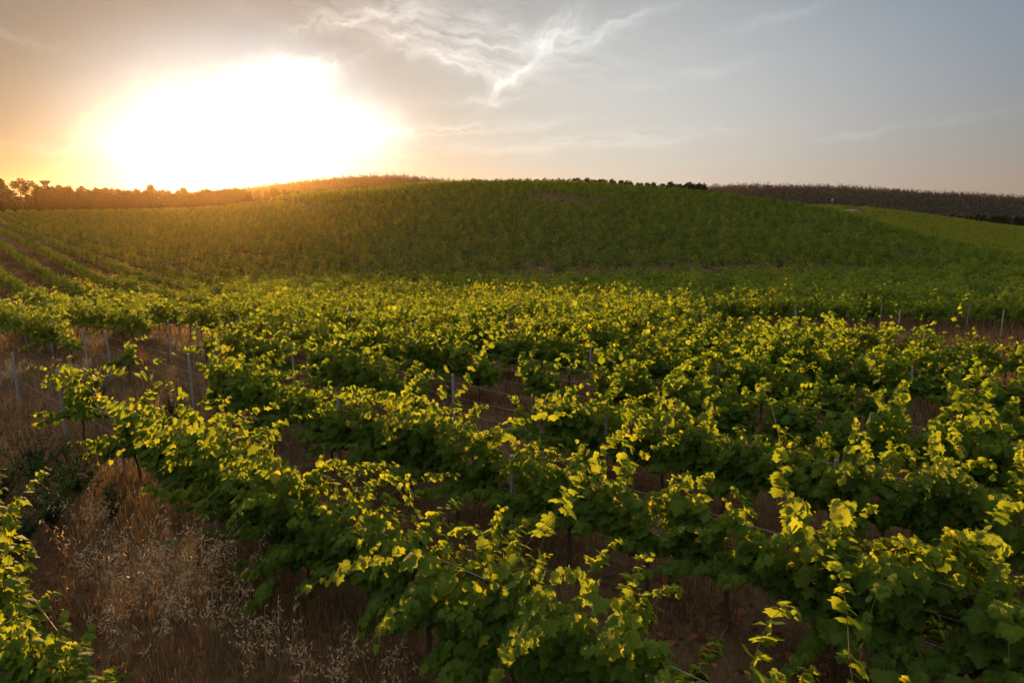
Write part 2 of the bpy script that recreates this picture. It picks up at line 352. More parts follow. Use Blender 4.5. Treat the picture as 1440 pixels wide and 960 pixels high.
# ------------------------------------------------------------------ vine rows
ROW_A = R(47.8)
rd = np.array([-math.sin(ROW_A), math.cos(ROW_A)]); rn = np.array([math.cos(ROW_A), math.sin(ROW_A)])
ROW_RZ = math.atan2(-rd[1], -rd[0])            # local +x runs towards the near right
P0, SP = 1.40, 3.0
def at(k, t, lat=0.0):
    q = rn*(P0+SP*k+lat-(.22 if k == 0 else 0))+rd*t; return q[0], q[1]

def vine(name, x, y, lod, vigor, dens, yellow, tall, L, rz, seed, h=1.0, arch=0):
    r = np.random.default_rng(seed)
    z = float(ground(x, y)); root = empty(name, (x, y, z), rz)
    # trunk with two cordon arms
    K = 7; s = np.linspace(0, 1, K)
    wob = np.cumsum(r.normal(0, .012, (K, 3)), 0); hz = .70+r.normal(0, .04)
    tr = np.c_[wob[:, 0], wob[:, 1], -.12+s*(hz+.12)]
    parts = [tubes(tr[None], (.034-.012*s)[None], 6)[:2]]
    for sg_ in (-1, 1):
        a = np.c_[tr[-1, 0]+sg_*s*L*.5, tr[-1, 1]+np.cumsum(r.normal(0, .008, K)), hz+.06*np.sin(s*3)+np.cumsum(r.normal(0, .006, K))]
        parts.append(tubes(a[None], (.02-.011*s)[None], 5)[:2])
    v, f = join([(a, [b]) for a, b in parts])
    mesh_obj('trunk', v, f, M_bark, root, smooth_=True)
    # shoots
    n = max(3, int(r.normal(25, 1.5)*dens)); KS = 15
    bx = r.uniform(-L*.52, L*.52, n); base = np.c_[bx, r.normal(0, .02, n), np.full(n, hz+.03)]
    ln = np.clip(r.normal(1.02, .33, n), .35, 1.8)*vigor
    longs = r.random(n) < tall; ln = np.where(longs, ln*r.uniform(1.25, 1.75, n), ln)
    side = r.choice([-1, 1], n)
    lean = np.c_[r.normal(0, .28, n), side*np.abs(r.normal(.08, .22, n)), np.ones(n)]
    low = r.random(n) < .3; lean[low] = np.c_[r.normal(0, .4, low.sum()), side[low]*r.uniform(.5, 1.1, low.sum()), r.uniform(-.25, .4, low.sum())]; ln = np.where(low, ln*.6, ln)
    if arch: lean[0] = (-.45*np.sign(-arch), 0.05, 1.0); ln[0] = 1.9; base[0, 0] = -.45*L
    d = norm(lean); pts = [base]; p = base.copy(); st = ln/(KS-1)
    droop = np.abs(r.normal(.5, .35, n))*(1-.65*longs)
    outw = side*np.abs(r.normal(.8, .45, n))
    for i in range(1, KS):
        tt = i/(KS-1)
        over = np.clip((p[:, 2]-1.25*h)/.5, 0, 1)
        d = d+np.c_[r.normal(0, .07, n), r.normal(0, .06, n)+outw*over*.22, -droop*over*.5-.05*tt*tt]
        if arch: d[0] += (np.sign(arch)*.10, 0, -.16*tt)
        d = norm(d); p = p+d*st[:, None]; pts.append(p.copy())
    paths = np.stack(pts, 1); tt = np.linspace(0, 1, KS)
    v, q, cp = tubes(paths, np.repeat((.0055-.0035*tt)[None], n, 0), 3)
    mesh_obj('shoots', v, [q, cp], M_shoot, root)
    # leaves
    per = {0: 42, 1: 31, 2: 18}[lod]; per = per*np.ones(n)
    sh = np.repeat(np.arange(n), per.astype(int)); m = len(sh)
    tl = np.clip(r.beta(1.1, 1.0, m), .02, 1.0); fi = tl*(KS-1); i0 = np.minimum(fi.astype(int), KS-2); fr = (fi-i0)[:, None]
    P = paths[sh, i0]*(1-fr)+paths[sh, i0+1]*fr
    T0 = norm(paths[sh, i0+1]-paths[sh, i0])
    phi = r.uniform(0, 2*np.pi, m); hor = np.c_[np.cos(phi)*.8, np.sin(phi)*1.0, np.zeros(m)]
    pet = r.uniform(.03, .13, m)*(1-.6*tl)
    P = P+hor*pet[:, None]+np.c_[np.zeros((m, 2)), r.uniform(-.02, .05, m)]
    osz = np.array([0, np.sign(1), 0])
    sidey = np.sign(P[:, 1]+r.normal(0, .08, m))[:, None]*np.array([[0, 1., 0]])
    tip = norm(hor*.55+sidey*.6+T0*.2+np.c_[np.zeros((m, 2)), -r.uniform(.3, 1.35, m)])
    nrm = norm(np.c_[r.normal(0, .33, m), r.normal(0, .33, m), r.uniform(.35, 1.0, m)]+sidey*.65+hor*.3)
    size = r.normal(.130, .036, m)*np.clip(1.12-.75*tl**2.6, .3, 1)*{0: 1.0, 1: 1.08, 2: 1.32}[lod]
    size = np.clip(size, .04, .24)
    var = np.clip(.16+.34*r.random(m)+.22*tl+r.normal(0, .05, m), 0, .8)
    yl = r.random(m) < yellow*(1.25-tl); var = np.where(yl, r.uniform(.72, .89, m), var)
    tpl = (LEAF_HD, LEAF_MID, LEAF_LO)[lod]
    v, f, k = place(tpl, P, tip, nrm, size, size*r.uniform(.85, 1.15, m), r.normal(1.0, .7, m))
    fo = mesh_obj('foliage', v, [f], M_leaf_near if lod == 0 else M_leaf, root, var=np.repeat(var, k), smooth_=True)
    if lod == 0:
        a_ = fo.data.attributes.new('loc', 'FLOAT_VECTOR', 'POINT'); a_.data.foreach_set('vector', np.tile(tpl[0].astype(np.float32), (m, 1)).ravel())
    return root

ORD = ['first', 'second', 'third', 'fourth', 'fifth', 'sixth', 'seventh', 'eighth', 'ninth', 'tenth', 'eleventh', 'twelfth', 'thirteenth', 'fourteenth',
       'fifteenth', 'sixteenth', 'seventeenth', 'eighteenth', 'nineteenth', 'twentieth']
def vnoise(k, t): return math.sin(k*12.9+t*.83)*.5+math.sin(k*5.1+t*1.9+1.7)*.3+math.sin(t*3.3+k)*.2

# photo-derived bare patches (missing vines): tested on where the vine's middle is seen
def inpoly(px, py, poly):
    c = False; n = len(poly)
    for i in range(n):
        x1, y1 = poly[i]; x2, y2 = poly[i-1]
        if (y1 > py) != (y2 > py) and px < (x2-x1)*(py-y1)/(y2-y1)+x1: c = not c
    return c
GAPS = {1: [(-400, 188)], 2: [(82, 300)], 3: [(203, 332), (598, 690), (405, 432)], 4: [(305, 335)]}
def near_edge(x, y):      # far limit of the sunlit block
    q = x*rn[0]+y*rn[1]
    return q < 26.3 and y < 37+.0*x
MID_EDGE = 84.0
vines = []
VS = 1.22
for k in range(0, 9):
    for j in range(-30, 90):
        t = j*VS+.31*k
        x, y = at(k, t, rng.normal(0, .05))
        if y < 1.3 or not near_edge(x, y): continue
        z = float(ground(x, y)); px, py = proj((x, y, z+1.1))
        dist = math.hypot(x, y)
        if px < -90-700/dist or px > 1530+700/dist or py > 1330: continue
        if any(a_ < px < b_ for a_, b_ in GAPS.get(k, [])): continue
        vg = vnoise(k, t)
        if k >= 1 and px > 640 and rng.random() < .06: continue
        vines.append(dict(k=k, t=t, x=x, y=y, px=float(px), py=float(py), dist=dist, vg=vg))
# lone vines standing in the bare patch (photo pixel of canopy middle, row)
def t_for(k, px):
    ts = np.linspace(-30, 90, 4000); q = rn[None]*(P0+SP*k)+rd[None]*ts[:, None]
    X, Y = q[:, 0], q[:, 1]; pxx, _ = proj(np.c_[X, Y, ground(X, Y)+1.0]); ok = Y > 1.3
    i = np.argmin(np.where(ok, np.abs(pxx-px), 1e9)); return ts[i]
LONE = [(1, 112, .8, 'lone'), (2, 178, .45, 's'), (3, 290, .5, 's'), (2, 98, .5, 's')]
for k, px, vg, typ in LONE:
    t = t_for(k, px); x, y = at(k, t); z = float(ground(x, y)); a, b = proj((x, y, z+1.1))
    vines = [v for v in vines if not (v['k'] == k and abs(v['t']-t) < .9)]
    vines.append(dict(k=k, t=t, x=x, y=y, px=float(a), py=float(b), dist=math.hypot(x, y), vg=vg-.6, typ=typ))
ROWN = ['corner row at the bottom left', 'nearest long row', 'second long row', 'third long row', 'fourth long row', 'fifth long row', 'sixth long row', 'seventh long row', 'eighth long row']
for k in range(9):
    row = sorted([v for v in vines if v['k'] == k], key=lambda v: -v['t'])
    for i, v in enumerate(row): v['i'] = i
G_V = 'grapevines of the sunlit block'
seed = 100
for v in vines:
    seed += 1
    k = v['k']; typ = v.get('typ'); lod = 0 if v['dist'] < 13 else (1 if v['dist'] < 25 else 2)
    vig = 1.0+.34*v['vg']; dens = max(.5, 1.0+.42*v['vg']); yel = .012+.16*max(0, vnoise(k+3, v['t']*1.7)-.42); tall = .20+.12*v['vg']
    arch = 0
    if k in (2, 3) and v['px'] > 780: dens *= 1.2
    if k == 0: vig *= .54
    if k == 1 and 320 < v['px'] < 900: vig *= 1.16; dens *= 1.25
    if typ == 's': dens, vig, tall = .4, .75, .1
    if typ == 'lone': dens, vig, tall, arch = .8, 1.0, .25, -1
    o = vine('grapevine', v['x'], v['y'], lod, vig, dens, yel, tall, VS*1.05, ROW_RZ+rng.normal(0, .03), seed, arch=arch)
    look = 'with yellowing leaves' if yel > .04 else ('with upright shoots' if tall > .26 else ('thinly leaved' if dens < .85 else 'densely leaved'))
    if typ == 'lone': lab = 'lone yellow-green grapevine with one long arching shoot by a grey post at left'
    elif typ == 's': lab = 'small sparse grapevine %s standing alone among bare wires at left' % {178: 'sprig', 290: 'tuft beside a grey post', 98: 'tuft with a trailing shoot'}[int([l[1] for l in LONE if l[0] == k and l[3] == 's'][0])]
    elif k <= 3 and v['i'] < 20:
        lab = '%s grapevine from the left in the %s, %s' % (ORD[v['i']], ROWN[k], look)
    else:
        lab = 'sunlit grapevine in the %s, merged with its neighbours' % ROWN[k]
    tag(o, lab, 'grapevine', G_V)
print('near vines', len(vines), [sum(v['k'] == k for v in vines) for k in range(9)])

# ------------------------------------------------------------------ the far plantings (nobody could count them): stuff
def grid_positions(angle, sp, step, region, seed):
    r = np.random.default_rng(seed)
    d = np.array([-math.sin(angle), math.cos(angle)]); nn = np.array([math.cos(angle), math.sin(angle)])
    a = np.arange(-700, 700, sp); b = np.arange(-700, 700, step)
    A, B = np.meshgrid(a, b, indexing='ij'); B = B+r.uniform(0, step, (len(a), 1)); A = A+r.normal(0, .10, A.shape); B = B+r.normal(0, .15, B.shape)
    X = (nn[0]*A+d[0]*B).ravel(); Y = (nn[1]*A+d[1]*B).ravel()
    ok = (Y > 20) & (Y < 470) & (np.abs(X) < .84*Y+4); X, Y = X[ok], Y[ok]
    Z = ground(X, Y); px, py = proj(np.c_[X, Y, Z+1.0])
    ok = region(X, Y, px, py); return X[ok], Y[ok], Z[ok], px[ok], py[ok]
def crest_ok(X, Y, Z, zt=1.9):
    """drop plants whose tops are hidden behind nearer ground"""
    keep = np.ones(len(X), bool)
    for f in np.linspace(.35, .97, 24):
        zl = HC+(Z+zt-HC)*f; keep &= zl > ground(X*f, Y*f)-.2
    return keep
def plants(name, X, Y, Z, nleaf, lsize, hgt, wid, rz, mat, seed, label, vb=0.0, kind='stuff'):
    r = np.random.default_rng(seed); n = len(X); m = n*nleaf
    pid = np.repeat(np.arange(n), nleaf)
    H = hgt*np.clip(r.normal(1, .13, n), .6, 1.4); Wd = wid*np.clip(r.normal(1, .15, n), .6, 1.4)
    w = r.random(m); zz = .35+.65*w**.8
    rad = np.sqrt(r.random(m))*(1.05-.75*np.clip((zz-.5)/.5, 0, 1)**1.5); ph = r.uniform(0, 2*np.pi, m)
    lx = np.cos(ph)*rad*Wd[pid]*1.25; ly = np.sin(ph)*rad*Wd[pid]*.75
    spike = r.random(m) < .16; zz = np.where(spike, r.uniform(.9, 1.25, m), zz); lx = np.where(spike, lx*.8, lx)
    c, s_ = math.cos(rz), math.sin(rz)
    P = np.c_[X[pid]+c*lx-s_*ly, Y[pid]+s_*lx+c*ly, Z[pid]+H[pid]*zz]
    hor = np.c_[np.cos(ph), np.sin(ph), np.zeros(m)]
    T = hor*.8+np.c_[r.normal(0, .4, (m, 2)), r.normal(-.15, .55, m)]; N = hor*.5+np.c_[r.normal(0, .5, (m, 2)), r.uniform(.3, 1, m)]
    size = lsize*np.clip(r.normal(1, .22, m), .5, 1.6)
    pv = r.normal(0, .17, n)
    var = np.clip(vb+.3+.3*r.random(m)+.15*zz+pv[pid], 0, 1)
    v, f, k = place(LEAF_LO, P, T, N, size)
    o = mesh_obj(name, v, [f], mat, var=np.repeat(var, k), smooth_=True)
    return tag(o, label, 'vines', kind=kind)

def interp_edge(px, pts): return np.interp(px, [p[0] for p in pts], [p[1] for p in pts])
# middle block right and centre, beyond the bare strip
def reg_mid(X, Y, px, py):
    q = X*rn[0]+Y*rn[1]
    far_e = interp_edge(px, [(-200, 60), (300, 62), (500, 74), (900, 80), (1000, 82), (1440, 92), (1700, 92)])
    edge = interp_edge(px, [(300, 0), (450, 22.5), (760, 27.5), (900, 31), (1000, 36), (1200, 40), (1440, 45), (1600, 46)])
    return (q > edge) & (Y > 37*(px < 560)) & (Y < far_e) & (px > 330) & ~((Y < 37.5) & (q < 30))
X, Y, Z, px, py = grid_positions(ROW_A, 2.5, 1.15, reg_mid, 31)
MIDPTS = (X, Y, Z, px)
near_left = max(0, 296-len(vines))
# left field: straight rows running towards the sun
A_LEFT = R(40)
def reg_left(X, Y, px, py):
    lim = interp_edge(px, [(-300, 320), (260, 310), (380, 260), (470, 160), (500, 90), (560, 60), (580, 0)])
    return (Y > 41) & (Y < lim) & (px < 575) & ~((px > 330) & (Y < 62))
XL, YL, ZL, pxl, pyl = grid_positions(A_LEFT, 4.2, .65, reg_left, 32)
# the nearest of both become individual vines
allp = [(math.hypot(a, b), 'm', a, b, c) for a, b, c in zip(*MIDPTS[:3])]+[(math.hypot(a, b), 'l', a, b, c) for a, b, c in zip(XL, YL, ZL)]
allp.sort(); chosen = allp[:near_left]
for dist, w, x, y, z in chosen:
    seed += 1
    o = vine('grapevine', x, y, 2, 1.0+.1*math.sin(seed), .85, .03, .2, 1.2, ROW_RZ if w == 'm' else math.atan2(-math.cos(A_LEFT), math.sin(A_LEFT)), seed)
    tag(o, 'shaded green grapevine at the front of the block behind the bare strip' if w == 'm' else 'grapevine at the front end of the straight rows in the left field',
        'grapevine', 'grapevines behind the bare strip' if w == 'm' else 'grapevines at the ends of the left field rows')
lim_d = chosen[-1][0] if chosen else 0
km = np.hypot(MIDPTS[0], MIDPTS[1]) > lim_d; kl = np.hypot(XL, YL) > lim_d
X, Y, Z = [a[km] for a in MIDPTS[:3]]; XL, YL, ZL = XL[kl], YL[kl], ZL[kl]
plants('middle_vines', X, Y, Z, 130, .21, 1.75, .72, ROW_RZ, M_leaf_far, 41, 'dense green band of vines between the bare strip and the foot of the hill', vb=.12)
kk = crest_ok(XL, YL, ZL); XL, YL, ZL = XL[kk], YL[kk], ZL[kk]
a = YL < 140
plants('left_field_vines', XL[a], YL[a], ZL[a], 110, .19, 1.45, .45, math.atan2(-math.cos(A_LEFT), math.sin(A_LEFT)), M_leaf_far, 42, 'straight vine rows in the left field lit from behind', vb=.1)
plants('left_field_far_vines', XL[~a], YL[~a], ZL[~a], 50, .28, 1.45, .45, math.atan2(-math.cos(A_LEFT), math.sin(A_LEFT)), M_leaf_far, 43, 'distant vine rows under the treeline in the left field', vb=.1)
# main hill
def reg_hill(X, Y, px, py):
    lo = interp_edge(px, [(380, 290), (470, 165), (500, 95), (560, 66), (900, 86), (1000, 88), (1440, 97), (1700, 97)])
    hi = interp_edge(px, [(300, 310), (480, 275), (640, 255), (1000, 250), (1200, 225), (1300, 205), (1440, 178), (1700, 150)])
    return (Y > lo) & (Y < hi) & (px > 380)
A_HILL = R(44); HILL_RZ = math.atan2(-math.cos(A_HILL), math.sin(A_HILL))
X, Y, Z, px, py = grid_positions(A_HILL, 3.9, 1.15, reg_hill, 33); kk = crest_ok(X, Y, Z); X, Y, Z = X[kk], Y[kk], Z[kk]
thin = (np.sin(X*.05+1)*np.sin(Y*.06+.5*np.sin(X*.03)) < -.82) & (rng.random(len(X)) < .7); X, Y, Z = X[~thin], Y[~thin], Z[~thin]
a = Y < 130
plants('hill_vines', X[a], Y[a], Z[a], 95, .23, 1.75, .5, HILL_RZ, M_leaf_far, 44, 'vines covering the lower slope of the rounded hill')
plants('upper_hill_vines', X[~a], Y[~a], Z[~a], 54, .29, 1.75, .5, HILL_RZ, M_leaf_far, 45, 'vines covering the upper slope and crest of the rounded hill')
print('hill', len(X), 'left', len(XL))
# second hill at right
PATH = [(1189, 300), (1200, 292), (1212, 287)]
def reg_r(X, Y, px, py):
    on_path = (np.abs(px-1200) < 15) & (Y > 376) & (Y < 426)
    return (Y > 225) & (Y < 445) & (px > 1080) & (Y < interp_edge(px, [(1080, 440), (1300, 440), (1440, 430), (1700, 420)])) & ~on_path
X, Y, Z, px, py = grid_positions(R(70), 3.6, 1.5, reg_r, 34); kk = crest_ok(X, Y, Z); X, Y, Z = X[kk], Y[kk], Z[kk]
plants('right_hill_vines', X, Y, Z, 46, .36, 1.7, .62, .4, M_leaf_far, 46, 'pale green vines on the second rise at far right', vb=.34)
print('right', len(X))

# ------------------------------------------------------------------ far woods (one mass)
def woods(name, X, Y, Z, n, hgt, seed, label):
    r = np.random.default_rng(seed); N_ = len(X); pid = np.repeat(np.arange(N_), n); m = len(pid)
    H = hgt*np.clip(r.normal(1, .27, N_)+.25*np.sin(X*.035)*np.sin(Y*.05), .4, 1.8); w = r.random(m)
    rad = (1.08-w)**.8*np.sqrt(r.uniform(.2, 1, m)); ph = r.uniform(0, 6.283, m); Rw = H*.26
    P = np.c_[X[pid]+np.cos(ph)*rad*Rw[pid], Y[pid]+np.sin(ph)*rad*Rw[pid], Z[pid]+H[pid]*(.12+.9*w)]
    hor = np.c_[np.cos(ph), np.sin(ph), np.zeros(m)]
    v, f, k = place(LEAF_LO, P, hor+np.c_[r.normal(0, .4, (m, 2)), r.normal(-.1, .5, m)], hor*.6+np.c_[np.zeros((m, 2)), r.uniform(.3, 1, m)], hgt*r.uniform(.07, .125, m))
    return tag(mesh_obj(name, v, [f], M_wood_hazed, var=np.repeat(np.clip(r.random(m)*.6+r.normal(.2, .18, N_)[pid], 0, 1), k)), label, 'woods', kind='stuff')
def scatter(n, u0, u1, y0, y1, seed):
    r = np.random.default_rng(seed); Y = np.sqrt(r.uniform(y0**2, y1**2, n)); X = r.uniform(u0, u1, n)*Y; return X, Y, ground(X, Y)
X, Y, Z = scatter(13000, .24, .95, 560, 1010, 51); kk = crest_ok(X, Y, Z, 14); woods('far_wood', X[kk], Y[kk], Z[kk], 64, 8.5, 52, 'dark wooded ridge behind the vineyard at far right')
X, Y, Z = scatter(5000, -.5, .0, 800, 1000, 53); kk = crest_ok(X, Y, Z, 14); woods('hazy_wood', X[kk], Y[kk], Z[kk], 60, 9, 54, 'hazy wooded hill beside the setting sun')

# ------------------------------------------------------------------ single trees
def tree_meshes(kind, seed):
    r = np.random.default_rng(seed)
    K = 7; s = np.linspace(0, 1, K); H = 1.0
    tr = np.c_[np.cumsum(r.normal(0, .006, K)), np.cumsum(r.normal(0, .006, K)), s*.93]
    parts = [tubes(tr[None], (.022*(1-.75*s))[None], 6)[:2]]
    if kind == 'pine': nc, lo = 44, .06
    elif kind == 'gum': nc, lo = 34, .08
    else: nc, lo = 9, .62
    ctr = []
    for i in range(nc):
        w = (i+.5)/nc; z = lo+(1-lo)*w*.97; ph = r.uniform(0, 6.283)
        rr = {'pine': .20*(1.02-w)**.7+.02, 'gum': .19*math.sin(math.pi*min(.95, .25+.75*w))+.02, 'umbrella': .17*math.sin(math.pi*(.2+.7*w))+.02}[kind]*r.uniform(.6, 1.15)
        c = np.array([math.cos(ph)*rr, math.sin(ph)*rr, z]); ctr.append((c, r.uniform(.05, .10) if kind != 'umbrella' else r.uniform(.055, .09)))
        zb = max(lo*.7, z-rr*.8); b = np.array([np.interp(zb, tr[:, 2], tr[:, 0]), np.interp(zb, tr[:, 2], tr[:, 1]), zb])
        ss = np.linspace(0, 1, 4)[:, None]; pth = b+(c-b)*ss+np.array([0, 0, -.015])*np.sin(ss*3.14)
        parts.append(tubes(pth[None], (.006*(1-.6*ss[:, 0]))[None], 4)[:2])
    tv, tf = join([(a, [b]) for a, b in parts])
    P, Nn, sz = [], [], []
    for c, cr in ctr:
        m = 60; d = norm(r.normal(0, 1, (m, 3))); P.append(c+d*cr*np.cbrt(r.random(m))[:, None]*np.array([1.15, 1.15, .8])); Nn.append(d); sz.append(r.uniform(.03, .06, m))
    P = np.concatenate(P); Nn = np.concatenate(Nn); sz = np.concatenate(sz); m = len(P)
    v, f, k = place(LEAF_LO, P, Nn+r.normal(0, .5, (m, 3)), r.normal(0, .5, (m, 3))+np.array([0, 0, .7]), sz)
    return (tv, tf), (v, f, np.repeat(np.clip(r.normal(.45, .22, m), 0, 1), k))
PROTO = {}
def tree(kind, var, x, y, h, label, group, rz, wscale=1.0):
    key = (kind, var); z = float(ground(x, y))-.2
    nm = {'pine': 'pine_tree', 'gum': 'eucalyptus_tree', 'umbrella': 'stone_pine_tree'}[kind]
    root = empty(nm, (x, y, z), rz); root.scale = (h*wscale, h*wscale, h)
    if key not in PROTO:
        (tv, tf), (v, f, va) = tree_meshes(kind, 900+var+len(kind)*37)
        t = mesh_obj('trunk', tv, tf, M_trunk, root, smooth_=True); c = mesh_obj('crown', v, [f], M_tree, root, var=va); PROTO[key] = (t, c)
    else:
        for o in PROTO[key]:
            c = o.copy(); C.objects.link(c); c.parent = root
    return tag(root, label, 'tree', group)
r = np.random.default_rng(77)
GT = 'trees along the far edge of the left field'
def top_h(px, py, Yd):
    x = (px-720)/960*(Yd*cP); z = float(ground(x, Yd)); return x, max(2.5, z_at(Yd, py)-z)
SPECIAL = [(31, 254, 'umbrella', 'tall stone pine with open clumped crown on the skyline at far left'),
           (46, 257, 'umbrella', 'slim stone pine beside the tallest one on the left skyline'),
           (3, 253, 'gum', 'big round dark tree at the left end of the treeline'),
           (98, 263, 'gum', 'broad tree just right of the mushroom water tower'),
           (55, 262, 'gum', 'bushy tree at the left foot of the mushroom water tower'),
           (117, 264, 'pine', 'tree right of the skyline notch in the left treeline'),
           (214, 261, 'pine', 'slightly taller pair of tops in the middle of the left treeline')]
for px_, py_, kd, lab in SPECIAL:
    Yd = 392+r.uniform(-6, 6); x, h = top_h(px_, py_, Yd)
    tree(kd, int(r.integers(0, 3)), x, Yd, h*1.04, lab, GT, r.uniform(0, 6.28), 1.15 if kd == 'umbrella' else .95)
i = 0
for px_ in np.arange(-120, 352, 5.2):
    pxx = px_+r.uniform(-2, 2); Yd = 400+r.uniform(0, 26)
    top = float(np.interp(pxx, [-120, -10, 20, 60, 90, 110, 150, 200, 260, 300, 335, 352], [254, 256, 268, 264, 265, 270, 265, 268, 268, 268, 266, 269]))+r.normal(0, 1.6)
    if 18 < pxx < 52: top = 276
    x, h = top_h(pxx, top, Yd); kd = 'pine' if r.random() < .6 else 'gum'
    tree(kd, int(r.integers(0, 4)), x, Yd, h, 'dark tree in the closed treeline behind the left field, its crown merging with others', GT, r.uniform(0, 6.28), r.uniform(.8, 1.15)); i += 1
for px_ in np.arange(330, 440, 7.5):
    pxx = px_+r.uniform(-3, 3); Yd = 420+r.uniform(0, 30); top = float(np.interp(pxx, [330, 370, 400, 440], [267, 268, 266, 270]))+r.normal(0, 1.0)
    x, h = top_h(pxx, top, Yd)
    tree('pine', int(r.integers(0, 4)), x, Yd, max(5, h), 'small tree at the right end of the left treeline, under the hazy hill', GT, r.uniform(0, 6.28), .9)
GB = 'trees peeping over the hill crest'
for px_ in np.arange(655, 995, 6.0):
    pxx = px_+r.uniform(-3, 3); Yd = 345+r.uniform(0, 25)
    top = float(np.interp(pxx, [650, 780, 830, 880, 930, 960, 980, 998], [255, 251.5, 252, 255, 259.5, 258, 257, 263]))+r.normal(0, 1.2)
    x, h = top_h(pxx, top, Yd)
    tree('gum' if r.random() < .5 else 'pine', int(r.integers(0, 4)), x, Yd, max(4, h), 'dark treetop peeping over the crest of the vineyard hill', GB, r.uniform(0, 6.28), r.uniform(.9, 1.3))
GR = 'dark trees in the dip at far right'
for px_ in np.arange(1335, 1500, 8.0):
    pxx = px_+r.uniform(-3, 3); Yd = 540+r.uniform(0, 25); top = float(np.interp(pxx, [1330, 1370, 1440, 1500], [304, 303, 305, 306]))+r.normal(0, 1.4)
    x, h = top_h(pxx, top, Yd)
    tree('gum', int(r.integers(0, 4)), x, Yd, max(5, h), 'dark bushy tree in the dip between the second rise and the wooded ridge', GR, r.uniform(0, 6.28), 1.1)

# ------------------------------------------------------------------ water tower, sign pole, track
def lathe(prof_, seg=28):
    prof_ = np.array(prof_, float); n = len(prof_); an = np.arange(seg)/seg*2*np.pi
    v = np.stack([prof_[:, 0:1]*np.cos(an), prof_[:, 0:1]*np.sin(an), np.repeat(prof_[:, 1:2], seg, 1)], -1).reshape(-1, 3)
    i = np.arange(n*seg).reshape(n, seg); q = np.stack([i[:-1], np.roll(i[:-1], -1, 1), np.roll(i[1:], -1, 1), i[1:]], -1).reshape(-1, 4)
    return v, [q]
Yd = 470.0; xw = (67-720)/960*Yd*cP; zb = float(ground(xw, Yd)); zt = z_at(Yd, 253.5)
wt_ = empty('water_tower', (xw, Yd, zb)); Ht = zt-zb
tag(wt_, 'mushroom-shaped concrete water tower rising behind the left treeline', 'water tower')
v, f = lathe([(0.01, -.3), (1.4, -.3), (1.15, Ht*.5), (1.1, Ht-3.7)]); mesh_obj('shaft', v, f, M_conc, wt_, smooth_=True)
v, f = lathe([(1.1, Ht-3.7), (1.5, Ht-3.1), (3.2, Ht-1.0), (3.35, Ht-.8), (3.35, Ht-.45), (1.4, Ht-.12), (.01, Ht)]); mesh_obj('tank', v, f, M_conc, wt_)
Ys = 419.0; xs = (1170-720)/960*Ys*cP; zs = float(ground(xs, Ys)); sp_ = empty('signpost', (xs, Ys, zs))
tag(sp_, 'pale square board on a pole at the top of the second rise', 'signpost')
v, q, cp = tubes(np.array([[[0, 0, -.3], [0, 0, 2.5], [0, 0, 5.2]]]), np.full((1, 3), .16), 4); mesh_obj('pole', v, [q, cp], M_post, sp_)
def box(cx, cy_, cz, sx, sy, sz):
    c = np.array([[x, y, z] for x in (-.5, .5) for y in (-.5, .5) for z in (-.5, .5)])*(sx, sy, sz)+(cx, cy_, cz)
    return c, [np.array([[0, 1, 3, 2], [4, 6, 7, 5], [0, 4, 5, 1], [2, 3, 7, 6], [0, 2, 6, 4], [1, 5, 7, 3]])]
v, f = box(0, -.2, 5.2, 1.2, .12, 1.3); mesh_obj('board', v, f, M_white, sp_)
# track over the second rise
tp = np.array([[(1190-720)/960*Yy*cP+off, Yy] for Yy, off in zip(np.linspace(372, 432, 40), np.linspace(-2, 9, 40))])
tw = 3.0
L_ = np.c_[tp[:, 0]-tw, tp[:, 1]]; R_ = np.c_[tp[:, 0]+tw, tp[:, 1]]; vv = np.empty((80, 3)); vv[0::2, :2] = L_; vv[1::2, :2] = R_; vv[:, 2] = ground(vv[:, 0], vv[:, 1])+.12
i = np.arange(39)*2; M_track = plain('track_earth', (.13, .095, .07), (.19, .14, .105), .4)
tag(mesh_obj('dirt_track', vv, [np.stack([i, i+1, i+3, i+2], -1)], M_track), 'pale earth track crossing the second rise', 'path', kind='structure')

# ------------------------------------------------------------------ posts and wires
def post(x, y, h, label, group, lean=0.0, rz=0.0, rad=.032):
    z = float(ground(x, y)); root = None
    pth = np.array([[[0, 0, -.25], [0, 0, h*.5], [lean*.5*h, 0, h]]]); v, q, cp = tubes(pth, np.full((1, 3), rad), 8)
    top = np.arange(len(v)-8, len(v))[None]
    o = mesh_obj('trellis_post', v, [q, top], M_post); o.location = (x, y, z); o.rotation_euler = (0, 0, rz)
    return tag(o, label, 'post', group)
GP = 'grey posts of the wire trellis'
POSTS = [(1, 85, 'grey trellis post rising through the lone arching vine at left'),
         (2, 70, 'grey trellis post at the end of the leafy clump at far left'), (2, 152, 'bare grey trellis post in the wired gap right of a feathery tuft'),
         (2, 268, 'bare grey trellis post nearest the front in the wired gap'), (2, 476, 'grey trellis post half hidden by vines right of the wired gap'),
         (3, 278, 'grey trellis post with a small leafy tuft clinging to it'), (3, 412, 'grey trellis post between two vines at the right of the wired gap'),
         (3, 638, 'grey trellis post standing clear in the gap near the middle of the vineyard')]
for k, px_, lab in POSTS:
    t = t_for(k, px_); x, y = at(k, t); post(x, y, 1.62, lab, GP, lean=rng.normal(0, .02), rz=rng.uniform(0, 6))
